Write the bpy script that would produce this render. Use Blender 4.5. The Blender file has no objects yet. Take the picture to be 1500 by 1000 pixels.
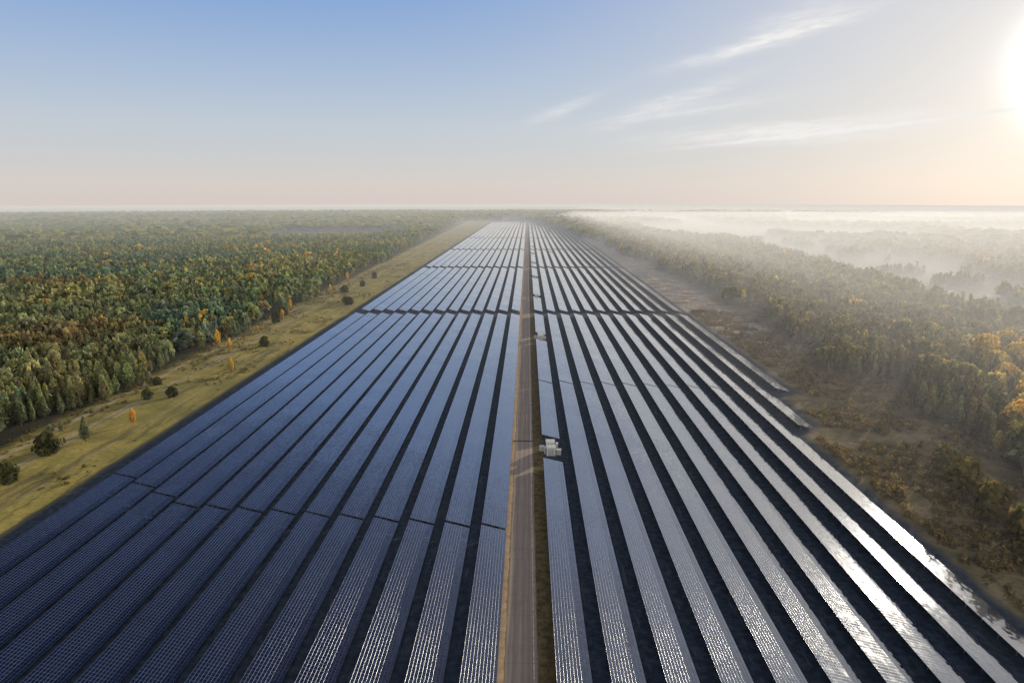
import bpy, bmesh, math, random
import numpy as np
from mathutils import Vector

random.seed(7)
rng = np.random.default_rng(7)
sc = bpy.context.scene
C = sc.collection
R_EARTH = 1.4e6
SUN_AZ, SUN_EL = math.radians(37.9), math.radians(8.3)      # azimuth clockwise from +Y (the row direction)
SUN = Vector((math.sin(SUN_AZ) * math.cos(SUN_EL), math.cos(SUN_AZ) * math.cos(SUN_EL), math.sin(SUN_EL)))


def gz(x, y):
    return -(x * x + y * y) / (2 * R_EARTH)


# ------------------------------------------------------------------ node helpers
class NT:
    def __init__(self, tree):
        self.t = tree
        self.n = tree.nodes
        self.l = tree.links

    def node(self, typ, **kw):
        nd = self.n.new(typ)
        for k, v in kw.items():
            setattr(nd, k, v)
        return nd

    def put(self, sock, v):
        if hasattr(v, 'is_output') or isinstance(v, bpy.types.NodeSocket):
            self.l.new(v, sock)
        else:
            sock.default_value = v

    def m(self, op, a, b=None, c=None, clamp=False):
        nd = self.node('ShaderNodeMath', operation=op, use_clamp=clamp)
        self.put(nd.inputs[0], a)
        if b is not None:
            self.put(nd.inputs[1], b)
        if c is not None:
            self.put(nd.inputs[2], c)
        return nd.outputs[0]

    def v(self, op, a, b=None, scale=None):
        nd = self.node('ShaderNodeVectorMath', operation=op)
        self.put(nd.inputs[0], a)
        if b is not None:
            self.put(nd.inputs[1], b)
        if scale is not None:
            self.put(nd.inputs['Scale'], scale)
        return nd.outputs['Value'] if op in ('DOT_PRODUCT', 'LENGTH') else nd.outputs[0]

    def mix(self, f, a, b, blend='MIX'):
        nd = self.node('ShaderNodeMix', data_type='RGBA', blend_type=blend)
        nd.clamp_factor = True
        self.put(nd.inputs[0], f)
        self.put(nd.inputs[6], a)
        self.put(nd.inputs[7], b)
        return nd.outputs[2]

    def ss(self, v, lo, hi, to0=0.0, to1=1.0):
        nd = self.node('ShaderNodeMapRange', interpolation_type='SMOOTHSTEP')
        self.put(nd.inputs[0], v)
        for i, q in enumerate((lo, hi, to0, to1)):
            self.put(nd.inputs[1 + i], q)
        return nd.outputs[0]

    def noise(self, vec, scale, detail=4.0, rough=0.55, color=False):
        nd = self.node('ShaderNodeTexNoise')
        nd.inputs['Scale'].default_value = scale
        nd.inputs['Detail'].default_value = detail
        nd.inputs['Roughness'].default_value = rough
        if vec is not None:
            self.l.new(vec, nd.inputs['Vector'])
        return nd.outputs['Color'] if color else nd.outputs['Fac']

    def xyz(self, vec):
        nd = self.node('ShaderNodeSeparateXYZ')
        self.l.new(vec, nd.inputs[0])
        return nd.outputs

    def comb(self, x, y, z):
        nd = self.node('ShaderNodeCombineXYZ')
        for i, q in enumerate((x, y, z)):
            self.put(nd.inputs[i], q)
        return nd.outputs[0]


def rgb(r, g, b):
    return (r, g, b, 1.0)


def new_mat(name):
    m = bpy.data.materials.new(name)
    m.use_nodes = True
    m.node_tree.nodes.clear()
    t = NT(m.node_tree)
    out = t.node('ShaderNodeOutputMaterial')
    return m, t, out


def principled(t, out, color, rough=0.8, metallic=0.0, spec=0.5, normal=None):
    p = t.node('ShaderNodeBsdfPrincipled')
    t.put(p.inputs['Base Color'], color)
    t.put(p.inputs['Roughness'], rough)
    t.put(p.inputs['Metallic'], metallic)
    t.put(p.inputs['Specular IOR Level'], spec)
    if normal is not None:
        t.put(p.inputs['Normal'], normal)
    t.l.new(p.outputs[0], out.inputs['Surface'])
    return p


def bump(t, h, strength, dist):
    b = t.node('ShaderNodeBump')
    b.inputs['Strength'].default_value = strength
    b.inputs['Distance'].default_value = dist
    t.l.new(h, b.inputs['Height'])
    return b.outputs[0]


# ------------------------------------------------------------------ materials
def mat_panel():
    m, t, out = new_mat('dark_module_glass')
    tc = t.node('ShaderNodeTexCoord')
    oi = t.node('ShaderNodeObjectInfo')
    x, y, z = t.xyz(tc.outputs['Object'])
    u = t.m('DIVIDE', t.m('ADD', x, 3.2), 0.64)
    v = t.m('DIVIDE', y, 0.96)
    fu, fv = t.m('FRACT', u), t.m('FRACT', v)
    du = t.m('MINIMUM', fu, t.m('SUBTRACT', 1.0, fu))
    dv = t.m('MINIMUM', fv, t.m('SUBTRACT', 1.0, fv))
    lu = t.m('LESS_THAN', du, 0.056)                # the long clamped seams
    lv = t.m('LESS_THAN', dv, 0.034)                # the thin seams between modules
    cell = t.comb(t.m('FLOOR', u), t.m('FLOOR', v), t.m('MULTIPLY', oi.outputs['Random'], 91.0))
    wn = t.node('ShaderNodeTexWhiteNoise', noise_dimensions='3D')
    t.l.new(cell, wn.inputs['Vector'])
    geo = t.node('ShaderNodeNewGeometry')
    j = t.v('SCALE', t.v('SUBTRACT', wn.outputs['Color'], (0.5, 0.5, 0.5)), scale=0.028)
    slow = t.noise(geo.outputs['Position'], 0.045, 3.0, 0.5, color=True)
    j2 = t.v('SCALE', t.v('SUBTRACT', slow, (0.5, 0.5, 0.5)), scale=0.022)
    nrm = t.v('NORMALIZE', t.v('ADD', geo.outputs['Normal'], t.v('ADD', j, j2)))
    dirt = t.noise(geo.outputs['Position'], 0.35, 4.0)
    base = t.mix(wn.outputs['Value'], rgb(0.003, 0.006, 0.018), rgb(0.006, 0.011, 0.030))
    glass = t.node('ShaderNodeBsdfPrincipled')
    t.put(glass.inputs['Base Color'], base)
    t.put(glass.inputs['Roughness'], t.ss(dirt, 0.3, 0.7, 0.05, 0.10))
    t.put(glass.inputs['IOR'], 1.85)
    t.put(glass.inputs['Specular Tint'], rgb(0.70, 0.85, 1.0))
    t.put(glass.inputs['Normal'], nrm)
    t.put(glass.inputs['Coat Weight'], 1.0)
    t.put(glass.inputs['Coat Roughness'], 0.05)
    t.put(glass.inputs['Coat IOR'], 1.8)
    t.put(glass.inputs['Coat Normal'], nrm)
    # clamping profiles are rounded, so their normal rolls over from one side to the other
    roll = t.m('MULTIPLY', t.m('DIVIDE', t.m('SUBTRACT', fu, t.m('ROUND', fu)), 0.056), lu)
    nfr = t.v('NORMALIZE', t.v('ADD', nrm, t.comb(t.m('MULTIPLY', roll, 0.95), 0.0, 0.0)))
    fr = t.node('ShaderNodeBsdfPrincipled')
    t.put(fr.inputs['Base Color'], rgb(0.135, 0.170, 0.28))
    t.put(fr.inputs['Metallic'], 0.0)
    t.put(fr.inputs['Roughness'], 0.20)
    t.put(fr.inputs['Specular IOR Level'], 0.2)
    t.put(fr.inputs['Normal'], nfr)
    fac = t.m('MAXIMUM', lu, t.m('MULTIPLY', lv, 0.6))
    mx = t.node('ShaderNodeMixShader')
    t.l.new(fac, mx.inputs[0])
    t.l.new(glass.outputs[0], mx.inputs[1])
    t.l.new(fr.outputs[0], mx.inputs[2])
    t.l.new(mx.outputs[0], out.inputs['Surface'])
    return m


def mat_simple(name, col, rough=0.6, metallic=0.0, var=0.25, scale=3.0):
    m, t, out = new_mat(name)
    tc = t.node('ShaderNodeTexCoord')
    n = t.noise(tc.outputs['Object'], scale, 5.0)
    c = t.mix(t.ss(n, 0.3, 0.7), rgb(*[q * (1 - var) for q in col]), rgb(*[min(1, q * (1 + var)) for q in col]))
    principled(t, out, c, rough, metallic, normal=bump(t, n, 0.15, 0.02))
    return m


def mat_ribbed(name, col, pitch=0.25):
    m, t, out = new_mat(name)
    tc = t.node('ShaderNodeTexCoord')
    x, y, z = t.xyz(tc.outputs['Object'])
    s = t.m('ADD', x, y)
    f = t.m('FRACT', t.m('DIVIDE', s, pitch))
    g = t.ss(t.m('ABSOLUTE', t.m('SUBTRACT', f, 0.5)), 0.25, 0.4)
    n = t.noise(tc.outputs['Object'], 1.3, 5.0)
    c = t.mix(g, rgb(*col), rgb(*[q * 0.6 for q in col]))
    c = t.mix(t.ss(n, 0.5, 0.8, 0.0, 0.35), c, rgb(0.22, 0.20, 0.17))
    principled(t, out, c, 0.5, normal=bump(t, g, 0.4, 0.03))
    return m


def mat_road():
    m, t, out = new_mat('worn_taxiway_concrete')
    geo = t.node('ShaderNodeNewGeometry')
    pos = geo.outputs['Position']
    x, y, z = t.xyz(pos)
    st = t.comb(t.m('MULTIPLY', x, 1.6), t.m('MULTIPLY', y, 0.03), 0.0)
    streak = t.noise(st, 1.0, 5.0, 0.6)
    blot = t.noise(pos, 0.16, 5.0, 0.6)
    fine = t.noise(pos, 2.2, 5.0, 0.7)
    c = t.mix(t.ss(streak, 0.3, 0.7), rgb(0.265, 0.208, 0.165), rgb(0.43, 0.350, 0.285))
    c = t.mix(t.ss(blot, 0.45, 0.75, 0.0, 0.6), c, rgb(0.25, 0.185, 0.135))
    c = t.mix(t.ss(fine, 0.4, 0.75, 0.0, 0.30), c, rgb(0.52, 0.415, 0.32))
    # cross joints and one lengthwise joint
    fj = t.m('FRACT', t.m('DIVIDE', y, 7.5))
    jl = t.m('LESS_THAN', t.m('MINIMUM', fj, t.m('SUBTRACT', 1.0, fj)), 0.009)
    wob = t.m('MULTIPLY', t.m('SUBTRACT', blot, 0.5), 0.15)
    jx = t.m('LESS_THAN', t.m('ABSOLUTE', t.m('ADD', t.m('ADD', x, 1.35), wob)), 0.05)
    c = t.mix(t.m('MULTIPLY', jl, 0.30), c, rgb(0.06, 0.055, 0.05))
    c = t.mix(t.m('MULTIPLY', jx, 0.45), c, rgb(0.36, 0.34, 0.32))
    for rx in (-2.25, -0.45, 0.75):
        rd = t.m('ABSOLUTE', t.m('ADD', t.m('SUBTRACT', x, rx), t.m('MULTIPLY', t.m('SUBTRACT', blot, 0.5), 0.5)))
        c = t.mix(t.m('MULTIPLY', t.ss(rd, 0.1, 0.42, 0.55, 0.0), t.ss(streak, 0.35, 0.6)), c, rgb(0.20, 0.150, 0.112))
    edge = t.m('ADD', t.m('ABSOLUTE', t.m('ADD', x, 0.75)), t.m('MULTIPLY', t.m('SUBTRACT', fine, 0.5), 1.5))
    c = t.mix(t.ss(edge, 2.75, 3.1), c, rgb(0.21, 0.165, 0.085))
    principled(t, out, c, 0.9, spec=0.25, normal=bump(t, fine, 0.3, 0.03))
    return m


def mat_paint():
    m, t, out = new_mat('worn_white_line_paint')
    geo = t.node('ShaderNodeNewGeometry')
    n = t.noise(geo.outputs['Position'], 0.9, 5.0, 0.7)
    c = t.mix(t.ss(n, 0.35, 0.6), rgb(0.38, 0.29, 0.22), rgb(0.75, 0.71, 0.66))
    principled(t, out, c, 0.8)
    return m


def mat_sand():
    m, t, out = new_mat('pale_sand_verge')
    geo = t.node('ShaderNodeNewGeometry')
    n = t.noise(geo.outputs['Position'], 0.5, 6.0, 0.65)
    f = t.noise(geo.outputs['Position'], 3.5, 4.0, 0.6)
    c = t.mix(t.ss(n, 0.3, 0.7), rgb(0.40, 0.27, 0.155), rgb(0.62, 0.44, 0.27))
    c = t.mix(t.ss(f, 0.5, 0.75, 0.0, 0.5), c, rgb(0.17, 0.135, 0.06))
    principled(t, out, c, 0.95, spec=0.1, normal=bump(t, f, 0.4, 0.08))
    return m


def mat_ground():
    m, t, out = new_mat('open_land')
    geo = t.node('ShaderNodeNewGeometry')
    pos = geo.outputs['Position']
    x, y, z = t.xyz(pos)
    big = t.noise(pos, 0.012, 5.0, 0.6)
    mid = t.noise(pos, 0.07, 6.0, 0.62)
    fine = t.noise(pos, 0.55, 6.0, 0.65)
    vfine = t.noise(pos, 2.4, 3.0, 0.6)
    wob = t.m('MULTIPLY', t.m('SUBTRACT', mid, 0.5), 9.0)
    xw = t.m('ADD', x, wob)
    # under the panels: short dark grass and damp earth
    lng = t.noise(t.comb(t.m('MULTIPLY', x, 0.9), t.m('MULTIPLY', y, 0.10), 0.0), 1.0, 4.0, 0.6)
    field = t.mix(t.ss(fine, 0.35, 0.7), rgb(0.026, 0.038, 0.056), rgb(0.062, 0.082, 0.110))
    field = t.mix(t.ss(lng, 0.55, 0.75, 0.0, 0.7), field, rgb(0.115, 0.135, 0.165))
    # strip of dry grass beside the road
    dry = t.mix(t.ss(fine, 0.35, 0.65), rgb(0.085, 0.068, 0.030), rgb(0.20, 0.15, 0.07))
    dryf = t.m('MULTIPLY', t.ss(x, 2.0, 2.6), t.ss(t.m('ADD', x, t.m('MULTIPLY', wob, 0.12)), 5.2, 6.6, 1.0, 0.0))
    field = t.mix(dryf, field, dry)
    # forest floor
    forest = t.mix(t.ss(fine, 0.35, 0.7), rgb(0.030, 0.030, 0.016), rgb(0.062, 0.055, 0.030))
    # meadow strip on the left
    mead = t.mix(t.ss(mid, 0.30, 0.70), rgb(0.27, 0.235, 0.058), rgb(0.52, 0.405, 0.105))
    mead = t.mix(t.ss(fine, 0.42, 0.72, 0.0, 0.75), mead, rgb(0.20, 0.17, 0.045))
    mead = t.mix(t.ss(vfine, 0.5, 0.75, 0.0, 0.5), mead, rgb(0.45, 0.36, 0.14))
    drag = t.noise(t.comb(t.m('MULTIPLY', xw, 0.22), t.m('MULTIPLY', y, 0.018), 0.0), 1.0, 5.0, 0.6)
    mead = t.mix(t.ss(drag, 0.48, 0.66, 0.0, 0.75), mead, rgb(0.135, 0.115, 0.050))
    mead = t.mix(t.ss(big, 0.45, 0.65, 0.0, 0.45), mead, rgb(0.17, 0.175, 0.060))

    def track(x0, slope, w, off):
        xc = t.m('ADD', x, t.m('ADD', t.m('MULTIPLY', y, slope), t.m('MULTIPLY', wob, off)))
        d = t.m('ABSOLUTE', t.m('SUBTRACT', xc, x0))
        return t.ss(d, w * 0.5, w, 1.0, 0.0)
    sandc = t.mix(t.ss(fine, 0.3, 0.7), rgb(0.34, 0.27, 0.17), rgb(0.55, 0.45, 0.30))
    gap = t.ss(mid, 0.36, 0.50)
    for (x0, sl, w, o, k) in ((-172.5, 0.016, 1.7, 0.15, 0.95), (-163.5, 0.010, 1.2, 0.35, 0.8),
                              (-160.9, 0.010, 1.0, 0.35, 0.7), (-146.0, 0.002, 0.8, 0.25, 0.35)):
        mead = t.mix(t.m('MULTIPLY', track(x0, sl, w, o), t.m('MULTIPLY', gap, k)), mead, sandc)
    ledge = t.m('ADD', t.m('ADD', xw, 176.0), t.m('MULTIPLY', y, 0.020))
    land = t.mix(t.ss(ledge, -6.0, 4.0), forest, mead)
    land = t.mix(t.ss(t.m('ADD', x, t.m('MULTIPLY', wob, 0.25)), -137.0, -133.0), land, field)
    # right side: rubble and sand further on, brown heath close by
    heath = t.mix(t.ss(mid, 0.35, 0.68), rgb(0.15, 0.118, 0.058), rgb(0.34, 0.265, 0.14))
    heath = t.mix(t.ss(fine, 0.45, 0.70, 0.0, 0.6), heath, rgb(0.085, 0.074, 0.036))
    rub = t.mix(t.ss(fine, 0.38, 0.62), rgb(0.19, 0.165, 0.135), rgb(0.62, 0.53, 0.42))  # pale rubble tone, brightened in colour to stand for sunlit bumps
    rub = t.mix(t.ss(mid, 0.42, 0.62, 0.0, 0.75), rub, rgb(0.16, 0.135, 0.085))
    right = t.mix(t.ss(t.m('ADD', y, t.m('MULTIPLY', wob, 9.0)), 330.0, 430.0), heath, rub)
    redge = t.m('ADD', x, t.m('MULTIPLY', wob, 1.4))
    xb = t.m('ADD', 102.0, t.m('ADD', t.ss(y, 238.0, 252.0, 0.0, 9.6), t.ss(y, 285.0, 299.0, 0.0, 9.6)))
    land = t.mix(t.ss(t.m('SUBTRACT', t.m('ADD', x, t.m('MULTIPLY', wob, 0.35)), xb), -2.0, 2.5), land, right)
    land = t.mix(t.ss(redge, 150.0, 172.0), land, t.mix(0.5, forest, heath))
    clear = t.m('MULTIPLY', t.ss(redge, 340.0, 365.0), t.ss(y, 430.0, 480.0))
    land = t.mix(clear, land, t.mix(t.ss(mid, 0.3, 0.7), rgb(0.14, 0.13, 0.075), rgb(0.24, 0.20, 0.12)))
    # far country: a patchwork of woods and pale fields
    dist = t.v('LENGTH', t.comb(x, y, 0.0))
    st = t.comb(t.m('MULTIPLY', x, 0.35), y, 0.0)
    f1 = t.noise(st, 0.00075, 6.0, 0.58)
    f2 = t.noise(st, 0.004, 4.0, 0.6)
    far = t.mix(t.ss(f1, 0.52, 0.60), rgb(0.036, 0.046, 0.028), rgb(0.17, 0.155, 0.095))
    far = t.mix(t.ss(f2, 0.45, 0.7, 0.0, 0.5), far, rgb(0.055, 0.060, 0.034))
    land = t.mix(t.ss(dist, 2900.0, 4300.0), land, far)
    principled(t, out, land, 1.0, spec=0.08, normal=bump(t, fine, 0.55, 0.35))
    return m


def mat_leaf():
    m, t, out = new_mat('foliage')
    at = t.node('ShaderNodeAttribute', attribute_name='leaf')
    oi = t.node('ShaderNodeObjectInfo')
    c = t.mix(1.0, at.outputs['Color'], oi.outputs['Color'], 'MULTIPLY')
    geo = t.node('ShaderNodeNewGeometry')
    n = t.noise(geo.outputs['Position'], 0.9, 3.0, 0.6)
    c = t.mix(1.0, c, t.mix(n, rgb(0.55, 0.55, 0.55), rgb(1.45, 1.45, 1.45)), 'MULTIPLY')
    d = t.node('ShaderNodeBsdfDiffuse')
    tr = t.node('ShaderNodeBsdfTranslucent')
    t.l.new(c, d.inputs['Color'])
    t.l.new(t.mix(1.0, c, rgb(1.35, 1.15, 0.6), 'MULTIPLY'), tr.inputs['Color'])
    mx = t.node('ShaderNodeMixShader')
    mx.inputs[0].default_value = 0.40
    t.l.new(d.outputs[0], mx.inputs[1])
    t.l.new(tr.outputs[0], mx.inputs[2])
    t.l.new(mx.outputs[0], out.inputs['Surface'])
    return m


def mat_volume(name, density, aniso, col):
    m, t, out = new_mat(name)
    v = t.node('ShaderNodeVolumeScatter')
    v.inputs['Color'].default_value = rgb(*col)
    v.inputs['Density'].default_value = density
    v.inputs['Anisotropy'].default_value = aniso
    t.l.new(v.outputs[0], out.inputs['Volume'])
    return m


M = dict(
    panel=mat_panel(),
    steel=mat_simple('galvanised_steel', (0.30, 0.31, 0.32), 0.45, 0.8),
    road=mat_road(), paint=mat_paint(), sand=mat_sand(), ground=mat_ground(), leaf=mat_leaf(),
    bark=mat_simple('bark', (0.085, 0.060, 0.042), 0.95, var=0.4),
    birch_bark=mat_simple('birch_bark', (0.36, 0.33, 0.29), 0.9, var=0.5),
    cabin=mat_ribbed('ribbed_pale_cabin_wall', (0.62, 0.62, 0.60)),
    cabin_roof=mat_simple('cabin_roof_sheet', (0.70, 0.68, 0.63), 0.45, 0.0, 0.12, 0.8),
    door=mat_simple('grey_green_door', (0.30, 0.33, 0.32), 0.5),
    louvre=mat_ribbed('louvre_metal', (0.33, 0.34, 0.35), 0.12),
    concrete=mat_simple('plinth_concrete', (0.32, 0.31, 0.29), 0.9),
    cross_strip=mat_simple('dark_strip_surface', (0.030, 0.028, 0.026), 0.8),
    shed_wall=mat_ribbed('shed_wall', (0.55, 0.54, 0.50), 1.0),
    shed_roof=mat_simple('pale_shed_roof', (0.74, 0.74, 0.73), 0.35, 0.0, 0.1, 0.2),
)


# ------------------------------------------------------------------ mesh helpers
class MB:
    def __init__(self):
        self.v, self.f = [], []

    def quad(self, a, b, c, d):
        i = len(self.v)
        self.v += [a, b, c, d]
        self.f.append((i, i + 1, i + 2, i + 3))

    def hexa(self, p):
        i = len(self.v)
        self.v += p
        for q in ((0, 3, 2, 1), (4, 5, 6, 7), (0, 1, 5, 4), (1, 2, 6, 5), (2, 3, 7, 6), (3, 0, 4, 7)):
            self.f.append(tuple(i + k for k in q))

    def box(self, x0, x1, y0, y1, z0, z1):
        self.hexa([(x0, y0, z0), (x1, y0, z0), (x1, y1, z0), (x0, y1, z0),
                   (x0, y0, z1), (x1, y0, z1), (x1, y1, z1), (x0, y1, z1)])

    def bar(self, a, b, w):
        a, b = Vector(a), Vector(b)
        d = (b - a).normalized()
        s = d.cross(Vector((0, 0, 1)))
        if s.length < 1e-3:
            s = Vector((1, 0, 0))
        s = s.normalized() * w / 2
        u = d.cross(s).normalized() * w / 2
        self.hexa([tuple(a + q) for q in (-s - u, s - u, s + u, -s + u)] + [tuple(b + q) for q in (-s - u, s - u, s + u, -s + u)])

    def mesh(self, name, mat):
        me = bpy.data.meshes.new(name)
        me.from_pydata(self.v, [], self.f)
        me.materials.append(mat)
        me.update()
        return me


def link(name, data, parent=None, loc=(0, 0, 0)):
    o = bpy.data.objects.new(name, data)
    C.objects.link(o)
    o.location = loc
    if parent:
        o.parent = parent
    return o


def bevel(o, w=0.03):
    b = o.modifiers.new('bevel', 'BEVEL')
    b.width = w
    b.segments = 2
    return o


def tag(o, label, cat, group=None, kind=None):
    o['label'] = label
    o['category'] = cat
    if group:
        o['group'] = group
    if kind:
        o['kind'] = kind
    return o


def structure(o):
    o['kind'] = 'structure'
    return o


# ------------------------------------------------------------------ the land
def build_ground():
    radii = [0.0] + list(np.geomspace(30, 60000, 90))
    nseg = 128
    verts = [(0, 0, 0)]
    faces = []
    for r in radii[1:]:
        for k in range(nseg):
            a = 2 * math.pi * k / nseg
            x, y = r * math.cos(a), r * math.sin(a)
            verts.append((x, y, gz(x, y)))
    for k in range(nseg):
        faces.append((0, 1 + k, 1 + (k + 1) % nseg))
    for i in range(len(radii) - 2):
        b0, b1 = 1 + i * nseg, 1 + (i + 1) * nseg
        for k in range(nseg):
            k2 = (k + 1) % nseg
            faces.append((b0 + k, b1 + k, b1 + k2, b0 + k2))
    me = bpy.data.meshes.new('ground')
    me.from_pydata(verts, [], faces)
    me.materials.append(M['ground'])
    for p in me.polygons:
        p.use_smooth = True
    structure(link('ground', me))


def strip(name, x0, x1, y0, y1, lift, mat, step=20.0, jag=0.0):
    n = int((y1 - y0) / step)
    b = MB()
    rows = []
    for i in range(n + 1):
        y = y0 + (y1 - y0) * i / n
        j0, j1 = rng.uniform(-jag, jag, 2)
        rows.append(((x0 + j0, y, gz(x0, y) + lift), (x1 + j1, y, gz(x1, y) + lift)))
    for i in range(n):
        b.quad(rows[i][0], rows[i][1], rows[i + 1][1], rows[i + 1][0])
    return structure(link(name, b.mesh(name, mat)))


build_ground()
strip('road', -3.9, 2.4, 20, 2700, 0.05, M['road'], 2.5, 0.16)
strip('sand_verge', -5.3, -3.8, 20, 2700, 0.03, M['sand'], 2, 0.22)
strip('road_marking', 1.52, 1.70, 20, 1200, 0.065, M['paint'], 10, 0.02)

# a dark strip running across the road
b = MB()
for k in range(9):
    x0 = -4.6 + k * 0.86
    b.box(x0, x0 + 0.84, -0.45, 0.45, 0.0, 0.10)
tag(link('dark_cross_strip', b.mesh('dark_cross_strip', M['cross_strip']), None, (0, 231.5, gz(0, 231.5) + 0.03)),
    'dark strip laid straight across the grey road just past the nearest cabins', 'drain')

# ------------------------------------------------------------------ solar panel rows
PITCH, HALF = 9.6, 3.2
ZB, ZT = 0.55, 2.17
SLOPE = (ZT - ZB) / (2 * HALF)
ORD = ['', 'first', 'second', 'third', 'fourth', 'fifth', 'sixth', 'seventh', 'eighth', 'ninth', 'tenth', 'eleventh', 'twelfth', 'thirteenth']


def panel_mesh(L):
    sec = 12.0
    n = max(1, round(L / sec))
    b = MB()
    ring = []
    for i in range(n + 1):
        y = L * i / n
        dz, dt = rng.normal(0, 0.028), rng.normal(0, 0.016)
        ring.append((y, ZT + dz + dt, ZB + dz - dt))
    th = 0.05
    for i in range(n):
        y0, t0, b0 = ring[i]
        y1, t1, b1 = ring[i + 1]
        b.hexa([(-HALF, y0, t0 - th), (HALF, y0, b0 - th), (HALF, y1, b1 - th), (-HALF, y1, t1 - th),
                (-HALF, y0, t0), (HALF, y0, b0), (HALF, y1, b1), (-HALF, y1, t1)])
    return b.mesh('panel_surface', M['panel'])


FRAMES = {}


def frame_mesh(L):
    key = round(L)
    if key in FRAMES:
        return FRAMES[key]
    b = MB()
    under = 0.12

    def zp(x):
        return ZT - (x + HALF) * SLOPE - under
    for x in (-2.6, -0.9, 0.9, 2.6):
        b.bar((x, 0.15, zp(x)), (x, L - 0.15, zp(x)), 0.10)
    n = max(2, round(L / 5.2))
    for i in range(n + 1):
        y = 0.4 + (L - 0.8) * i / n
        b.bar((-3.0, y, zp(-3.0) - 0.10), (3.0, y, zp(3.0) - 0.10), 0.10)
        for x in (-1.9, 1.7):
            b.bar((x, y, -0.3), (x, y, zp(x) - 0.15), 0.12)
        b.bar((-1.9, y, 0.5), (0.2, y, zp(0.2) - 0.15), 0.07)
    FRAMES[key] = b.mesh('support_frame', M['steel'])
    return FRAMES[key]


def table(xtop, y0, y1, label, group):
    xm = xtop + HALF
    L = y1 - y0
    e = bpy.data.objects.new('solar_panel_row', None)
    C.objects.link(e)
    z0, z1 = gz(xm, y0), gz(xm, y1)
    e.location = (xm, y0, z0 + rng.normal(0, 0.015))
    e.rotation_euler = (math.atan2(z1 - z0, L), rng.normal(0, 0.003), 0)
    tag(e, label, 'solar panels', group)
    link('panel_surface', panel_mesh(L), e)
    link('support_frame', frame_mesh(L), e)
    return e


WIDE0, WIDE1 = 497.0, 514.0
GL = [(838, 856), (1140, 1158), (1490, 1508), (1990, 2006)]
END = 2560


def left_row(k):
    xt = -11.5 - PITCH * (k - 1)
    g = 164 + 1.2 * (k - 1) + max(0, k - 10) * 5.5
    spans = [(34, g - 0.6), (g + 0.6, WIDE0 + rng.normal(0, .4)), (WIDE1 + rng.normal(0, .4), GL[0][0])]
    for i in range(4):
        spans.append((GL[i][1], GL[i + 1][0] if i < 3 else END))
    names = ['nearest stretch, in front of the narrow gap',
             'between the narrow gap and the wide cross gap', 'just beyond the wide cross gap',
             'between the two far cross gaps', 'beyond the far cross gaps',
             'hazy stretch near the far end', 'at the hazy far end']
    who = 'outermost panel row on the left' if k == 13 else ORD[k] + ' panel row left of the road'
    for (a, c), nm in zip(spans, names):
        table(xt, a, c, who + ', ' + nm, 'tilted solar panel rows left of the road')


R1_BREAKS = [(210.5, 233), (403, 424), (585, 600), (733, 748), (900, 914), (1058, 1072), (1212, 1226), (1370, 1386), (1700, 1716)]
FAR_END = {1: END, 2: END, 3: END, 4: 2150, 5: 2150, 6: 2150, 7: 2140, 8: 2080, 9: 1990, 10: 1840, 11: 1640, 12: 1480, 13: 1260}
NEAR_START = {11: 246, 12: 293, 13: 1158}


def right_row(k):
    xt = 5.6 + PITCH * (k - 1)
    g = 308 - 1.1 * (k - 1)
    cuts = [(g - 0.6, g + 0.6), (WIDE0, WIDE1)] + GL
    if k == 1:
        cuts += R1_BREAKS
    if k == 4:
        cuts.append((1086, 1100))
    cuts.sort()
    a, spans = NEAR_START.get(k, 34), []
    for c0, c1 in cuts:
        if c0 > a + 6:
            spans.append((a, min(c0, FAR_END[k])))
        if c1 > a:
            a = max(a, c1)
        if a >= FAR_END[k]:
            break
    if a < FAR_END[k] - 6:
        spans.append((a, FAR_END[k]))
    spans = [s for s in spans if s[1] - s[0] > 6]
    who = {12: 'outermost long panel row on the right', 13: 'short far panel row on the right edge'}.get(
        k, ORD[k] + ' panel row right of the road')
    if k == 1:
        names = ['nearest piece in front of the cabins', 'from the near cabins to the thin gap', 'from the thin gap to the second cabins',
                 'between second cabins and wide cross gap', 'just beyond the wide cross gap']
        while len(names) < len(spans):
            names.append(ORD[len(names) - 3] + ' short piece beyond the cross gap')
    else:
        base = [(308, 'nearest stretch, in front of the thin gap'), (498, 'between the thin gap and the wide cross gap'),
                (838, 'just beyond the wide cross gap'), (1090 if k == 4 else 1140, 'between the two far cross gaps'),
                (1150, 'short piece before the far cross gap'),
                (1492, 'beyond the far cross gaps'), (1992, 'hazy stretch near the far end'), (9999, 'at the hazy far end')]
        names = []
        for s in spans:
            names.append(next(nm for lim, nm in base if (s[0] + s[1]) / 2 < lim))
    for (a, c), nm in zip(spans, names):
        table(xt, a, c, who + ', ' + nm, 'tilted solar panel rows right of the road')


for k in range(1, 14):
    left_row(k)
for k in range(1, 14):
    right_row(k)


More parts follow.
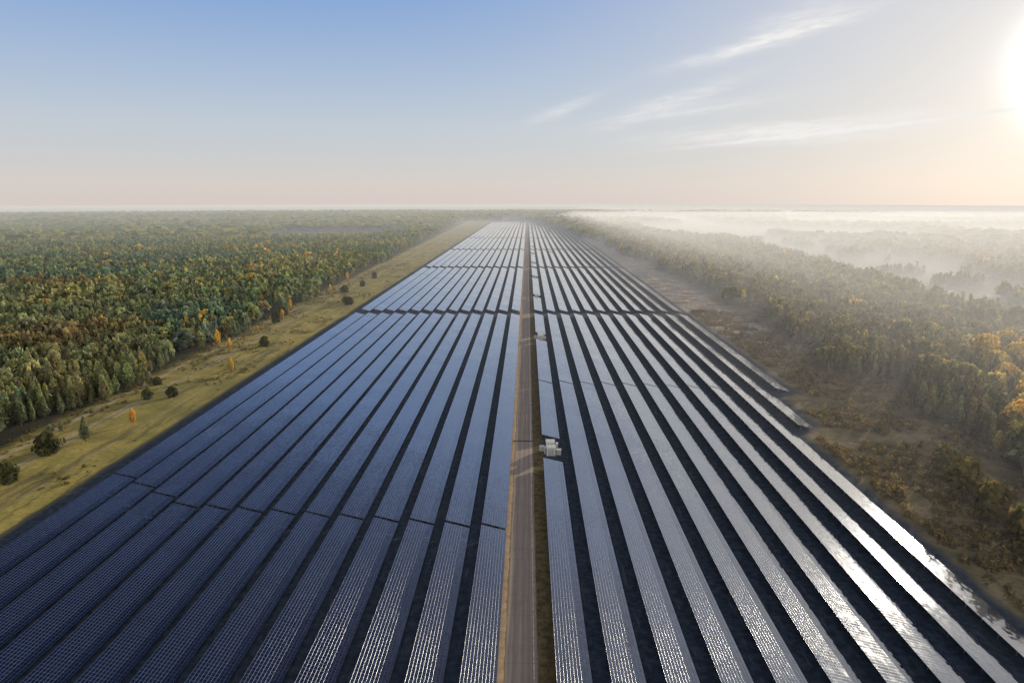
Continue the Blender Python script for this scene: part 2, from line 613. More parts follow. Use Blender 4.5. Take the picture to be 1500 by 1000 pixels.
# ------------------------------------------------------------------ inverter cabins and cabinets
def cabin(x, y, w, d, h, label, cat='cabin', name='inverter_cabin', group='cabins in the first row'):
    e = bpy.data.objects.new(name, None)
    C.objects.link(e)
    e.location = (x, y, gz(x, y))
    tag(e, label, cat, group)
    b = MB()
    b.box(-w / 2 - .15, w / 2 + .15, -d / 2 - .15, d / 2 + .15, -0.1, 0.25)
    bevel(link('plinth', b.mesh('plinth', M['concrete']), e))
    b = MB()
    b.box(-w / 2, w / 2, -d / 2, d / 2, 0.25, h)
    bevel(link('wall', b.mesh('wall', M['cabin']), e))
    b = MB()
    o = 0.14
    b.hexa([(-w / 2 - o, -d / 2 - o, h), (w / 2 + o, -d / 2 - o, h), (w / 2 + o, d / 2 + o, h), (-w / 2 - o, d / 2 + o, h),
            (-w / 2 - o, -d / 2 - o, h + .16), (w / 2 + o, -d / 2 - o, h + .16), (w / 2 + o, d / 2 + o, h + .24), (-w / 2 - o, d / 2 + o, h + .24)])
    bevel(link('roof', b.mesh('roof', M['cabin_roof']), e))
    dn = 2 if w > 2 else 1
    for i in range(dn):
        dw = min(0.95, w * .4)
        cx = (-0.55 + 1.1 * i) * dw if dn == 2 else 0
        b = MB()
        b.box(cx - dw / 2 + .02, cx + dw / 2 - .02, -d / 2 - .05, -d / 2 - .003, 0.32, h * .86)
        dr = link('door', b.mesh('door', M['door']), e)
        b = MB()
        b.box(cx + dw * .28, cx + dw * .36, -d / 2 - .10, -d / 2 - .053, h * .42, h * .50)
        link('handle', b.mesh('handle', M['steel']), dr)
    for s in (-1, 1):
        b = MB()
        xa = s * w / 2
        b.box(min(xa, xa + s * .06) + s * .003, max(xa, xa + s * .06) + s * .003, -d * .3, d * .3, h * .55, h * .85)
        link('louvre', b.mesh('louvre', M['louvre']), e)
    return e


def cabinet(x, y, w, d, h, label, group='control cabinets beside the cabins'):
    e = bpy.data.objects.new('control_cabinet', None)
    C.objects.link(e)
    e.location = (x, y, gz(x, y))
    tag(e, label, 'cabinet', group)
    b = MB()
    b.box(-w / 2 - .05, w / 2 + .05, -d / 2 - .05, d / 2 + .05, -0.1, 0.15)
    link('plinth', b.mesh('plinth', M['concrete']), e)
    b = MB()
    b.box(-w / 2, w / 2, -d / 2, d / 2, 0.15, h)
    bevel(link('wall', b.mesh('wall', M['cabin']), e), .02)
    b = MB()
    b.box(-w / 2 - .08, w / 2 + .08, -d / 2 - .08, d / 2 + .08, h, h + .10)
    bevel(link('roof', b.mesh('roof', M['cabin_roof']), e), .02)
    b = MB()
    b.box(-w / 2 + .08, w / 2 - .08, -d / 2 - .04, -d / 2 - .003, 0.25, h - .12)
    link('door', b.mesh('door', M['door']), e)


for yy, who in ((221.0, 'nearest station'), (413.0, 'second station')):
    cabin(8.4, yy - 2.2, 2.9, 2.5, 2.9, 'pale ribbed cabin with two doors, front one of the ' + who + ' beside the road')
    cabin(8.3, yy + 3.6, 2.9, 2.5, 2.7, 'pale cabin standing behind the front cabin of the ' + who + ' beside the road',
          name='transformer_cabin')
    cabinet(5.4, yy + 1.4, 1.6, 1.2, 1.7, 'low grey cabinet on the road side of the ' + who)
    cabinet(11.0, yy - 2.0, 1.5, 1.2, 1.8, 'low grey cabinet on the far panel side of the ' + who)
    cabinet(10.6, yy + 3.2, 0.7, 1.4, 2.1, 'narrow pale cabinet tight against the rear cabin of the ' + who)
    cabinet(6.4, yy - 0.6, 0.5, 1.8, 2.0, 'slim grey cabinet between the two cabins of the ' + who)
for yy, q in ((592, 'third'), (740, 'fourth'), (907, 'fifth'), (1065, 'sixth')):
    cabin(8.4, yy, 2.9, 4.2, 2.8, 'small pale cabin in the ' + q + ' break of the first row right of road')


# ------------------------------------------------------------------ pale sheds in the misty clearing
def shed(x, y, w, d, h, rz, label):
    e = bpy.data.objects.new('shed', None)
    C.objects.link(e)
    e.location = (x, y, gz(x, y))
    e.rotation_euler = (0, 0, rz)
    tag(e, label, 'shed', 'sheds in the misty clearing')
    b = MB()
    b.box(-w / 2, w / 2, -d / 2, d / 2, -.3, h)
    for s in (-1, 1):
        xa = s * (w / 2 - .01)
        b.f.append((len(b.v), len(b.v) + 1, len(b.v) + 2))
        b.v += [(xa, -d / 2, h), (xa, d / 2, h), (xa, 0, h + d * .22)]
    link('wall', b.mesh('wall', M['shed_wall']), e)
    b = MB()
    o = .5
    for s in (-1, 1):
        b.hexa([(-w / 2 - o, 0, h + d * .22 + .02), (w / 2 + o, 0, h + d * .22 + .02), (w / 2 + o, s * (d / 2 + o), h - o * .44 + .02), (-w / 2 - o, s * (d / 2 + o), h - o * .44 + .02),
                (-w / 2 - o, 0, h + d * .22 + .2), (w / 2 + o, 0, h + d * .22 + .2), (w / 2 + o, s * (d / 2 + o), h - o * .44 + .2), (-w / 2 - o, s * (d / 2 + o), h - o * .44 + .2)])
    link('roof', b.mesh('roof', M['shed_roof']), e)
    b = MB()
    b.box(-2, 2, -d / 2 - .08, -d / 2 - .003, 0, h * .8)
    link('door', b.mesh('door', M['door']), e)


shed(368, 602, 10, 7, 4.2, 0.3, 'small pale roofed shed at the left end of the misty clearing')
shed(392, 578, 14, 7, 4.2, 0.1, 'long pale roofed shed in the middle of the misty clearing')
shed(420, 572, 18, 8, 4.2, -0.1, 'long pale roofed shed at the right edge of the misty clearing')


# ------------------------------------------------------------------ low earth banks in the sandy strip on the right
def bank_mesh(seed):
    r = np.random.default_rng(seed)
    nu, nv = 26, 10
    b = MB()
    ph = r.uniform(0, 6.28, 4)
    pts = []
    for i in range(nu + 1):
        u = -1 + 2 * i / nu
        for j in range(nv + 1):
            v = -1 + 2 * j / nv
            w_ = 1.7 * (1 + .3 * math.sin(3 * u + ph[0]))
            z = 1.5 * (1 - u * u) ** .6 * max(0, 1 - v * v) * (1 + .35 * math.sin(7 * u + ph[1]) + .2 * math.sin(13 * u + 3 * v + ph[2]))
            pts.append((u * 8 + r.normal(0, .12), v * w_ + .8 * math.sin(2 * u + ph[3]), z - .08 + r.normal(0, .05)))
    b.v = pts
    for i in range(nu):
        for j in range(nv):
            a_ = i * (nv + 1) + j
            b.f.append((a_, a_ + nv + 1, a_ + nv + 2, a_ + 1))
    return b.mesh('earth_bank', M['sand'])


BANKS = [bank_mesh(k) for k in range(5)]
for k, (x, y) in enumerate(((128, 420), (134, 436), (129, 452), (139, 461), (132, 476), (143, 490), (134, 505), (146, 520), (131, 533), (140, 548),
                            (150, 560), (133, 572), (144, 590), (136, 612), (148, 630), (133, 655), (141, 690), (135, 730))):
    o = link('earth_bank', BANKS[k % 5], None, (x, y, gz(x, y)))
    o.rotation_euler = (0, 0, random.uniform(-.5, .25))
    o.scale = (random.uniform(.6, 1.1), random.uniform(.7, 1.2), random.uniform(.6, 1.1))
    tag(o, 'low sandy earth bank in the rubble strip between the outermost panels and the right wood', 'earth bank', 'low earth banks on the right strip')


# ------------------------------------------------------------------ trees
def crown(n, H, R, kind, size, seed):
    """n leaf sprays as jagged quads through the crown's volume -> verts (n,4,3), shade (n,)"""
    r = np.random.default_rng(seed)
    if kind == 'pine':
        t = r.beta(1.15, 1.5, n)
        pw, fat = r.uniform(0.50, 1.05), r.uniform(1.05, 1.5)
        prof = np.minimum(1, (1 - t) * fat + .02) ** pw * np.minimum(1, 0.45 + t * r.uniform(2.0, 4.0))
        base = 0.14
    elif kind == 'round':
        t = r.beta(1.5, 1.25, n)
        prof = np.sqrt(np.clip(1 - (2 * t - 1) ** 2, 0, 1)) * 0.97 + 0.06
        base = 0.22
    elif kind == 'column':
        t = r.beta(1.3, 1.3, n)
        prof = np.clip(np.sin(np.pi * np.clip(t, 0.03, 0.97)) ** 0.6, 0, 1)
        base = 0.14
    else:                                     # bush
        t = r.beta(1.2, 1.3, n)
        prof = np.sqrt(np.clip(1 - (1.6 * t - 0.6) ** 2, 0.02, 1))
        base = 0.03
    a = r.uniform(0, 2 * np.pi, n)
    ph = r.uniform(0, 2 * np.pi, 6)
    lob = 1 + 0.20 * np.sin(3 * a + ph[0] + 4 * t) + 0.14 * np.sin(5 * a + ph[1] - 9 * t) + 0.12 * np.sin(11 * t + ph[2] + 2 * a)
    rad = R * prof * lob * np.sqrt(r.uniform(0.22, 1.0, n))
    z = H * (base + (1 - base) * t)
    cx, cy = rad * np.cos(a), rad * np.sin(a)
    c = np.stack([cx, cy, z], 1)
    out = np.stack([np.cos(a), np.sin(a), 0.55 + 0.5 * r.normal(size=n)], 1)
    nrm = out + 0.34 * r.normal(size=(n, 3))
    nrm /= np.linalg.norm(nrm, axis=1)[:, None]
    up = np.array([0, 0, 1.0]) + 0.35 * r.normal(size=(n, 3))
    tu = np.cross(nrm, up)
    tu /= np.linalg.norm(tu, axis=1)[:, None] + 1e-9
    tv = np.cross(nrm, tu)
    s = size * r.uniform(0.6, 1.35, n)
    asp = r.uniform(0.9, 1.7, n)
    q = np.zeros((n, 4, 3))
    for i, (su, sv) in enumerate(((-1, -1), (1, -1), (1, 1), (-1, 1))):
        ju, jv = su * r.uniform(0.35, 1.1, n), sv * r.uniform(0.35, 1.1, n)
        q[:, i] = c + tu * (s * ju)[:, None] + tv * (s * asp * jv)[:, None]
    shade = (0.62 + 0.55 * t) * (0.55 + 0.5 * np.clip(rad / (R * np.maximum(prof, .05)), 0, 1)) * r.uniform(0.75, 1.25, n)  # crown shading put into leaf colour: low and inner sprays darker
    return q, shade


def quads_mesh(name, q, col, mat):
    """q (n,4,3), col (n,3) -> mesh with a face colour attribute"""
    n = len(q)
    me = bpy.data.meshes.new(name)
    me.vertices.add(n * 4)
    me.vertices.foreach_set('co', q.astype(np.float32).ravel())
    me.loops.add(n * 4)
    me.loops.foreach_set('vertex_index', np.arange(n * 4, dtype=np.int32))
    me.polygons.add(n)
    me.polygons.foreach_set('loop_start', np.arange(0, n * 4, 4, dtype=np.int32))
    me.update(calc_edges=True)
    at = me.attributes.new('leaf', 'FLOAT_COLOR', 'FACE')
    cc = np.ones((n, 4), np.float32)
    cc[:, :3] = col
    at.data.foreach_set('color', cc.ravel())
    me.materials.append(mat)
    return me


def trunk_mesh(name, H, r0, mat, seed, limbs=6, R=1.5):
    r = random.Random(seed)
    b = MB()
    n = 7
    pts = []
    ox = oy = 0
    for i in range(6):
        t = i / 5
        pts.append((ox, oy, H * 0.9 * t - .2, r0 * (1 - 0.85 * t) * (1.35 if i == 0 else 1)))
        ox += r.uniform(-.02, .02) * H * .5
        oy += r.uniform(-.02, .02) * H * .5
    for x, y, z, rr in pts:
        for k in range(n):
            a = 2 * math.pi * k / n
            b.v.append((x + rr * math.cos(a), y + rr * math.sin(a), z))
    for i in range(5):
        for k in range(n):
            b.f.append((i * n + k, i * n + (k + 1) % n, (i + 1) * n + (k + 1) % n, (i + 1) * n + k))
    for i in range(limbs):
        t = r.uniform(.3, .8)
        z = H * t
        a = r.uniform(0, 6.28)
        L = R * r.uniform(.5, .8)
        b.bar((0, 0, z), (L * math.cos(a), L * math.sin(a), z + L * .5), r0 * .5)
    return b.mesh(name, mat)


TYPES = {   # kind -> H, R, leaf spray size, count for individual trees
    'pine': (11.5, 2.05, 0.36, 800), 'round': (12.0, 4.4, 0.55, 900), 'column': (11.0, 1.7, 0.34, 620), 'bush': (4.6, 2.4, 0.36, 520)}
VARIANTS = {}
for kd, (H, R, s, n) in TYPES.items():
    VARIANTS[kd] = []
    for i in range(5):
        Hs, Rs = H, R * (0.85 + 0.08 * i)
        q, sh = crown(n, Hs, Rs, kd, s, 100 + i * 7 + hash(kd[0]) % 1 + len(kd))
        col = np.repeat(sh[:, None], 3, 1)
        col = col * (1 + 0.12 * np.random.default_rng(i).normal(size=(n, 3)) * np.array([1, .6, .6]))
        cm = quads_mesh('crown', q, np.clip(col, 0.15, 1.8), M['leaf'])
        tm = trunk_mesh('trunk', Hs, {'pine': .16, 'round': .24, 'column': .13, 'bush': .08}[kd], M['birch_bark'] if kd in ('column', 'round') else M['bark'], i, R=Rs)
        VARIANTS[kd].append((cm, tm))

PINE = (0.215, 0.246, 0.145)
BLUE = (0.145, 0.205, 0.155)
OLIVE = (0.255, 0.265, 0.138)
BROWN = (0.218, 0.195, 0.108)
GOLD = (0.66, 0.46, 0.120)
ORANGE = (0.64, 0.38, 0.10)


def tree(kd, x, y, s, col, label, name, cat='tree', group=None, sx=1.0):
    e = bpy.data.objects.new(name, None)
    C.objects.link(e)
    e.location = (x, y, gz(x, y) - .05)
    e.rotation_euler = (0, 0, random.uniform(0, 6.28))
    e.scale = (s * sx, s * sx, s)
    tag(e, label, cat, group)
    cm, tm = VARIANTS[kd][random.randrange(5)]
    c = link('crown', cm, e)
    c.color = (*col, 1)
    link('trunk', tm, e)
    return e


def jit(c, a=0.18):
    k = 1 + random.uniform(-a, a)
    return tuple(max(0.005, q * k * (1 + random.uniform(-a / 3, a / 3))) for q in c)


TAKEN = []
# lone trees and bushes of the left meadow
for (x, y, s, lab) in ((-164.0, 280.5, 1.0, 'round dark green bush on the meadow, left one of a close pair'),
                       (-154.9, 283.8, 1.0, 'round dark green bush on the meadow, right one of a close pair'),
                       (-171.8, 303.5, .8, 'small dark bush behind the close pair of meadow bushes'),
                       (-162.9, 216.1, 1.6, 'wide grey green bush where the sandy track meets the near meadow'),
                       (-158.7, 192.1, 1.45, 'grey green bush cut by the left edge of the photo on the meadow'),
                       (-153.5, 387.8, 1.3, 'dark slim bush alone in the middle of the left meadow'),
                       (-145.2, 548.0, 1.4, 'dark bush close to the wide cross gap on the left meadow'),
                       (-150.9, 560.4, 1.1, 'pale grey bush left of the dark bush by the cross gap'),
                       (-175.4, 466.0, 1.5, 'dark bush at the wood edge beside two slim golden birches'),
                       (-180.6, 494.3, 1.5, 'tall dark bush at the wood edge above the meadow bend'),
                       (-167.9, 621.7, 1.4, 'dark bush far up the left meadow, nearest of a loose line'),
                       (-161.6, 665.0, 1.3, 'dark bush far up the left meadow, middle of a loose line'),
                       (-165.5, 735.0, 1.4, 'dark bush far up the left meadow, last of a loose line')):
    tree('bush', x, y, s, jit((0.085, 0.092, 0.045)), lab, 'bush', 'bush', 'bushes on the left meadow', 0.95)
    TAKEN.append((x, y, 4))
tree('pine', -157.3, 228.0, .82, jit(PINE, .05), 'rounded dark young pine standing right of the wide bush on the meadow', 'pine_tree', group='pines', sx=1.25)
TAKEN.append((-157.3, 228, 4))
for (x, y, s, sx, c, lab) in ((-151.0, 247.0, .55, 1.1, ORANGE, 'small bright orange birch leaning alone on the near left meadow'),
                              (-145.7, 324.3, .72, 1.0, GOLD, 'slim golden birch alone on the meadow close to the panels'),
                              (-179.5, 384.0, .95, 1.0, GOLD, 'tall slim golden birch at the wood edge above the track'),
                              (-168.4, 374.7, .7, .9, GOLD, 'slim golden birch on the track right of the tall birch'),
                              (-172.0, 470.0, .8, .9, GOLD, 'golden birch right of the dark bush at the wood edge'),
                              (-181.0, 512.9, .9, .9, GOLD, 'golden birch behind the dark bush at the wood edge'),
                              (-176.0, 603.3, .9, .9, GOLD, 'pale golden birch far up the wood edge, nearer of two'),
                              (-185.7, 700.5, 1.0, 1.0, GOLD, 'pale golden birch far up the wood edge, farther of two')):
    tree('column', x, y, s, jit(c, .08), lab, 'birch_tree', group='golden birches of the left meadow and wood edge', sx=sx)
    TAKEN.append((x, y, 3))
# golden crowns inside the left forest
for (x, y, kd, s) in ((-206.9, 421.4, 'column', 1.25), (-214.6, 444.6, 'round', 1.0), (-215.6, 421.3, 'column', 1.15),
                      (-493.4, 787.1, 'round', 1.1), (-478.1, 772.7, 'round', 1.3), (-484.0, 762.0, 'round', 1.1), (-470.0, 782.7, 'round', 1.1),
                      (-406.0, 815.5, 'column', 1.3), (-293.3, 750.8, 'round', 1.1), (-264.2, 650.7, 'round', 1.2),
                      (-272.2, 656.7, 'round', 1.1), (-392.3, 834.5, 'round', 1.2), (-359.2, 942.6, 'round', 1.3), (-314.4, 791.0, 'column', 1.3),
                      (-223.7, 347.5, 'round', .85), (-227.0, 341.0, 'round', .8), (-232.9, 356.3, 'round', .75), (-198.1, 409.4, 'column', 1.1),
                      (-223.2, 421.2, 'round', .8), (-442.6, 1005.1, 'round', 1.3), (-511.6, 1278.3, 'round', 1.5), (-427.0, 1120.0, 'round', 1.4),
                      (-330.0, 640.0, 'round', .9), (-290.0, 900.0, 'round', 1.3), (-350.0, 700.0, 'column', 1.1), (-560.0, 900.0, 'round', 1.2),
                      (-600.0, 1050.0, 'round', 1.3), (-250.0, 560.0, 'column', 1.1)):
    tree(kd, x, y, s, jit(ORANGE if -240 < x < -215 and y < 360 else GOLD), 'golden autumn tree rising among the green pines of the left forest', 'birch_tree',
         group='golden trees inside the left forest')
    TAKEN.append((x, y, 4))
# golden crowns of the right wood
big = {(229.4, 337.2): 'largest golden round tree near the right edge, lit from behind',
       (190.9, 308.3): 'lone golden crown standing in front of the right wood',
       (193.4, 401.7): 'bright yellow tree alone among grey pines of the right wood',
       (253.8, 360.5): 'golden tree behind the largest golden one at the right edge'}
for (x, y, s) in ((194.2, 571.9, .9), (196.0, 507.1, .95), (193.4, 401.7, .8), (194.2, 618.2, .9), (256.5, 640.3, .8), (244.1, 407.1, .95),
                  (246.9, 392.4, .9), (238.3, 369.0, 1.0), (229.4, 337.2, 1.55), (240.4, 330.0, 1.35), (253.8, 360.5, 1.35), (258.1, 345.5, 1.4), (190.9, 308.3, 1.05), (247.1, 380.0, .9),
                  (222.7, 1432.0, 1.2), (171.8, 1310.7, 1.2), (212.9, 744.6, 1.0), (213.9, 870.6, 1.1), (236.5, 430.2, .9), (222, 318, 1.2), (236, 310, 1.35), (228, 296, 1.25), (214, 300, 1.1), (221, 283, 1.3), (199, 262, 1.25), (186, 247, 1.15), (176, 236, 1.2), (207, 274, 1.3), (168, 221, 1.05)):
    tree('round', x, y, s, jit((0.62, 0.48, 0.15), .12), big.get((x, y), 'golden autumn tree glowing in the haze of the right wood'), 'birch_tree',
         group=None if (x, y) in big else 'golden trees of the right wood')
    TAKEN.append((x, y, 4))
# broad olive bushes close by on the right heath
for (x, y, s, lab) in ((131.2, 194.2, 2.0, 'broad olive bush right of the glinting panels, farther of the near three'),
                       (128.5, 178.0, 1.9, 'broad olive bush on the heath between two others near the panels'),
                       (126.0, 160.8, 2.0, 'broad golden rimmed bush nearest the lower right edge'),
                       (136.0, 212.0, 1.5, 'small olive bush behind the three broad heath bushes'),
                       (121.0, 146.0, 1.5, 'low bush cut by the right edge beside the outermost panels'),
                       (131.8, 242.6, .8, 'small dark bush in the middle of the brown heath')):
    tree('bush', x, y, s, jit((0.175, 0.150, 0.062), .1), lab, 'bush', 'bush', 'bushes on the right heath', 1.0)
    TAKEN.append((x, y, 4))


def left_edge(y):
    return np.interp(y, [0, 300, 450, 700, 1000, 1600, 2700, 3000], [-182, -184, -189, -196, -204, -225, -265, 400])


def right_edge(y):
    return np.interp(y, [0, 180, 300, 420, 650, 900, 1300, 1500, 1800, 2150, 2560, 2700, 3000],
                     [158, 158, 160, 172, 174, 163, 148, 128, 108, 84, 40, 30, -400])


def right_outer(y):
    return np.interp(y, [0, 440, 470, 600, 780, 1243, 1600], [2000, 2000, 338, 336, 365, 406, 430])


def vnoise(x, y, sc_, seed):
    """smooth value noise on arrays"""
    xi, yi = np.floor(x / sc_), np.floor(y / sc_)
    fx, fy = x / sc_ - xi, y / sc_ - yi
    fx, fy = fx * fx * (3 - 2 * fx), fy * fy * (3 - 2 * fy)

    def h(a, b_):
        k = np.sin(a * 127.1 + b_ * 311.7 + seed * 74.7) * 43758.5453
        return k - np.floor(k)
    return (h(xi, yi) * (1 - fx) + h(xi + 1, yi) * fx) * (1 - fy) + (h(xi, yi + 1) * (1 - fx) + h(xi + 1, yi + 1) * fx) * fy


def scatter(cell, d0, d1):
    xs = np.arange(-d1 * 0.80, d1 * 0.84, cell)
    ys = np.arange(60, d1, cell)
    X, Y = np.meshgrid(xs, ys)
    X = X.ravel() + rng.uniform(-.48, .48, X.size) * cell
    Y = Y.ravel() + rng.uniform(-.48, .48, Y.size) * cell
    d = np.hypot(X, Y)
    az = np.arctan2(X, Y)
    keep = (d >= d0) & (d < d1) & (az > math.radians(-43)) & ((az < math.radians(43)) | ((X < 330) & (X > 150)))
    X, Y = X[keep], Y[keep]
    w = (vnoise(X, Y, 40, 3) - .5) * 16
    wl = w + (vnoise(X, Y, 13, 71) - .5) * 22
    L = X + wl < left_edge(Y)
    r0, ro = right_edge(Y), right_outer(Y)
    wr = (vnoise(X, Y, 130, 61) - .5) * 90
    wr2 = (vnoise(X, Y, 24, 81) - .5) * 34
    Rt = (X + w * .8 + wr2 > r0) & ~((X > ro + w) & (X < ro + 160 + wr) & (Y < 1500) & (Y > 440) & (vnoise(X, Y, 34, 62) < .80))
    # fields opened in the far woods
    field = (vnoise(X, Y, 420, 11) > 0.74) & (np.hypot(X, Y) > 1500)
    far_right_open = (X > 500) & (vnoise(X, Y, 260, 5) > 0.60) & (Y > 700)
    ok = (L | Rt) & ~field & ~(far_right_open & ~L)
    if TAKEN and d0 < 900:
        for (tx, ty, tr) in TAKEN:
            ok &= np.hypot(X - tx, Y - ty) > tr * .8
    X, Y, L = X[ok], Y[ok], L[ok]
    return X, Y, L


def tree_cols(X, Y, L):
    n = len(X)
    n1, n2, n3 = vnoise(X, Y, 70, 21), vnoise(X, Y, 45, 22), vnoise(X, Y, 110, 23)
    u = rng.uniform(0, 1, n)
    col = np.tile(np.array(PINE), (n, 1))
    sel = (n1 + .35 * (u - .5) > 0.60)
    col[sel] = OLIVE
    sel = (n3 + .4 * (u - .5) > 0.66)
    col[sel] = BLUE
    # the beech patch close by on the left
    pat = np.exp(-(((X + 265) / 60) ** 2 + ((Y - 370) / 75) ** 2)) + np.exp(-(((X + 420) / 110) ** 2 + ((Y - 610) / 50) ** 2)) * .8
    sel = (pat + .5 * (n2 - .5) + .3 * (u - .5) > 0.66)
    col[sel] = BROWN
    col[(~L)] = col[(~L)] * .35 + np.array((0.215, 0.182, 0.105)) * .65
    g = u > np.where(L, .996, .975)
    col[g] = np.where(L[g][:, None], np.array(GOLD) * .85, np.array((0.58, 0.44, 0.15)) * .9)
    col = col * rng.uniform(.72, 1.30, (n, 1)) * rng.uniform(.92, 1.08, (n, 3))
    return col


for i_ in range(34):
    sy0 = random.uniform(190, 640)
    sx0 = float(left_edge(sy0)) + random.uniform(1, 15)
    gold_ = random.random() < .22
    tree('column' if gold_ else 'pine', sx0, sy0, random.uniform(.14, .36), jit(GOLD if gold_ else PINE),
         ('tiny golden birch sapling' if gold_ else 'small young pine') + ' growing out of the left wood edge onto the meadow',
         'birch_tree' if gold_ else 'pine_tree', group='golden saplings at the left wood edge' if gold_ else 'young pines at the left wood edge', sx=1.5)

# --- the nearest ranks: about 300 individual pines that show largest
X, Y, L = scatter(4.1, 0, 620)
col = tree_cols(X, Y, L)
d = np.hypot(X, Y)
az = np.degrees(np.arctan2(X + 0.0, Y)) + 1.26
inframe = (np.abs(az) < 37.6)
edge = np.where(L, left_edge(Y) - X, X - right_edge(Y))
# a tree shows large when it is near and not deep behind the first ranks
score = d + 2.2 * np.clip(edge - 14, 0, 200) + np.where(inframe, 0, 1e6)
order = np.argsort(score)
nl = [i for i in order if L[i] and inframe[i]][:150]
nr = [i for i in order if (not L[i]) and inframe[i]][:118]
single = np.zeros(len(X), bool)
for side, idx in (('l', nl), ('r', nr)):
    for i in idx:
        single[i] = True
        c = tuple(col[i])
        where = ('left forest', 'right wood')[side == 'r']
        size = random.uniform(.5, 1.18) * (1.0 if side == 'l' else 1.08)
        if c[0] > .40:
            tree('column', float(X[i]), float(Y[i]), size, c, 'golden birch standing between pines in the front ranks of the ' + where,
                 'birch_tree', group='golden birches in the front ranks of the ' + where, sx=1.25)
        else:
            tree('pine', float(X[i]), float(Y[i]), size, c,
                 'olive green pine in the front ranks of the left forest' if side == 'l' else 'hazy grey brown pine in the front ranks of the right wood',
                 'pine_tree', group='front ranks of the ' + where, sx=random.uniform(.85, 1.3))


# --- the mass of both forests, levels of detail merged into one object per forest
def lod_bank(n, size_k, kinds, seed):
    bank = []
    for i in range(6):
        kd = kinds[i % len(kinds)]
        H, R, s, _ = TYPES[kd]
        q, sh = crown(n, H, R * (0.85 + .09 * i), kd, s * size_k, seed + i)
        bank.append((q, sh))
    return bank


def place(bank, X, Y, col, hs, ws):
    qs, cs = [], []
    n = len(X)
    var = rng.integers(0, len(bank), n)
    ang = rng.uniform(0, 2 * np.pi, n)
    for k, (q, sh) in enumerate(bank):
        idx = np.nonzero(var == k)[0]
        if not len(idx):
            continue
        ca, sa = np.cos(ang[idx]), np.sin(ang[idx])
        T = np.empty((len(idx),) + q.shape, np.float32)
        T[..., 0] = (q[None, ..., 0] * ca[:, None, None] - q[None, ..., 1] * sa[:, None, None]) * ws[idx][:, None, None] + X[idx][:, None, None]
        T[..., 1] = (q[None, ..., 0] * sa[:, None, None] + q[None, ..., 1] * ca[:, None, None]) * ws[idx][:, None, None] + Y[idx][:, None, None]
        T[..., 2] = q[None, ..., 2] * hs[idx][:, None, None] + gz(X[idx], Y[idx])[:, None, None]
        qs.append(T.reshape(-1, 4, 3))
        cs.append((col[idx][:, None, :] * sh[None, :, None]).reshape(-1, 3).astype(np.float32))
    return qs, cs


QL, CL, QR, CR = [], [], [], []


def add_mass(bank, X, Y, L, col, hs, ws):
    for side, Q, K in ((L, QL, CL), (~L, QR, CR)):
        a, b_ = place(bank, X[side], Y[side], col[side], hs[side], ws[side])
        Q += a
        K += b_


rest = ~single
bank_b = lod_bank(170, 1.75, ['pine', 'pine', 'pine', 'pine', 'pine', 'round'], 900)
n = rest.sum()
add_mass(bank_b, X[rest], Y[rest], L[rest], col[rest], rng.uniform(.5, 1.22, n), rng.uniform(.72, 1.18, n))
X, Y, L = scatter(5.2, 620, 1500)
col = tree_cols(X, Y, L)
n = len(X)
bank_c = lod_bank(40, 3.0, ['pine', 'pine', 'pine', 'pine', 'round', 'pine'], 950)
add_mass(bank_c, X, Y, L, col, rng.uniform(.8, 1.3, n), rng.uniform(.85, 1.25, n))
X, Y, L = scatter(10.5, 1500, 4600)
col = tree_cols(X, Y, L)
n = len(X)
bank_d = lod_bank(9, 8.0, ['round', 'pine', 'round'], 990)
col = col * .55 + np.array(PINE) * .32
add_mass(bank_d, X, Y, L, col, rng.uniform(.75, 1.15, n), rng.uniform(1.4, 2.2, n))
for Q, K, lab in ((QL, CL, 'wide pine forest with brown and golden patches left of the panels'),
                  (QR, CR, 'misty mixed wood right of the panels reaching to the horizon')):
    me = quads_mesh('forest', np.concatenate(Q), np.concatenate(K), M['leaf'])
    o = link('forest', me)
    tag(o, lab, 'forest', kind='stuff')
print('forest quads', sum(len(q) for q in QL), sum(len(q) for q in QR))

# --- low scrub of the right heath and tufts of the left meadow
nS = 8500
sx_ = rng.uniform(102, 190, nS)
sy_ = rng.uniform(70, 520, nS)
w = vnoise(sx_, sy_, 14, 31) + .5 * vnoise(sx_, sy_, 5, 32)
k = (w > .55) & (sx_ > 104 + np.where(sy_ > 236, 9.6, 0) + np.where(sy_ > 284, 9.6, 0)) & (sx_ < right_edge(sy_) + 8)
sx_, sy_ = sx_[k], sy_[k]
bank_s = lod_bank(40, 1.5, ['bush'], 1200)
colS = np.tile(np.array((0.21, 0.165, 0.075)), (len(sx_), 1)) * rng.uniform(.6, 1.5, (len(sx_), 1))
qs, cs = place(bank_s, sx_, sy_, colS, rng.uniform(.15, .50, len(sx_)) , rng.uniform(.25, .7, len(sx_)))
tag(link('scrub', quads_mesh('scrub', np.concatenate(qs), np.concatenate(cs), M['leaf'])),
    'low brown heath scrub between the outermost panels and the right wood', 'scrub', kind='stuff')
nS = 4200
sx_ = rng.uniform(-186, -139, nS)
sy_ = rng.uniform(150, 900, nS)
w = vnoise(sx_, sy_, 18, 41) + .5 * vnoise(sx_, sy_, 6, 42)
k = (w > .92) | ((sx_ < -172) & (w > .62))
sx_, sy_ = sx_[k], sy_[k]
colS = np.tile(np.array((0.18, 0.15, 0.055)), (len(sx_), 1)) * rng.uniform(.6, 1.5, (len(sx_), 1))
qs, cs = place(bank_s, sx_, sy_, colS, rng.uniform(.06, .22, len(sx_)), rng.uniform(.15, .45, len(sx_)))
tag(link('scrub', quads_mesh('scrub', np.concatenate(qs), np.concatenate(cs), M['leaf'])),
    'low olive tufts scattered over the left meadow and wood edge', 'scrub', kind='stuff')


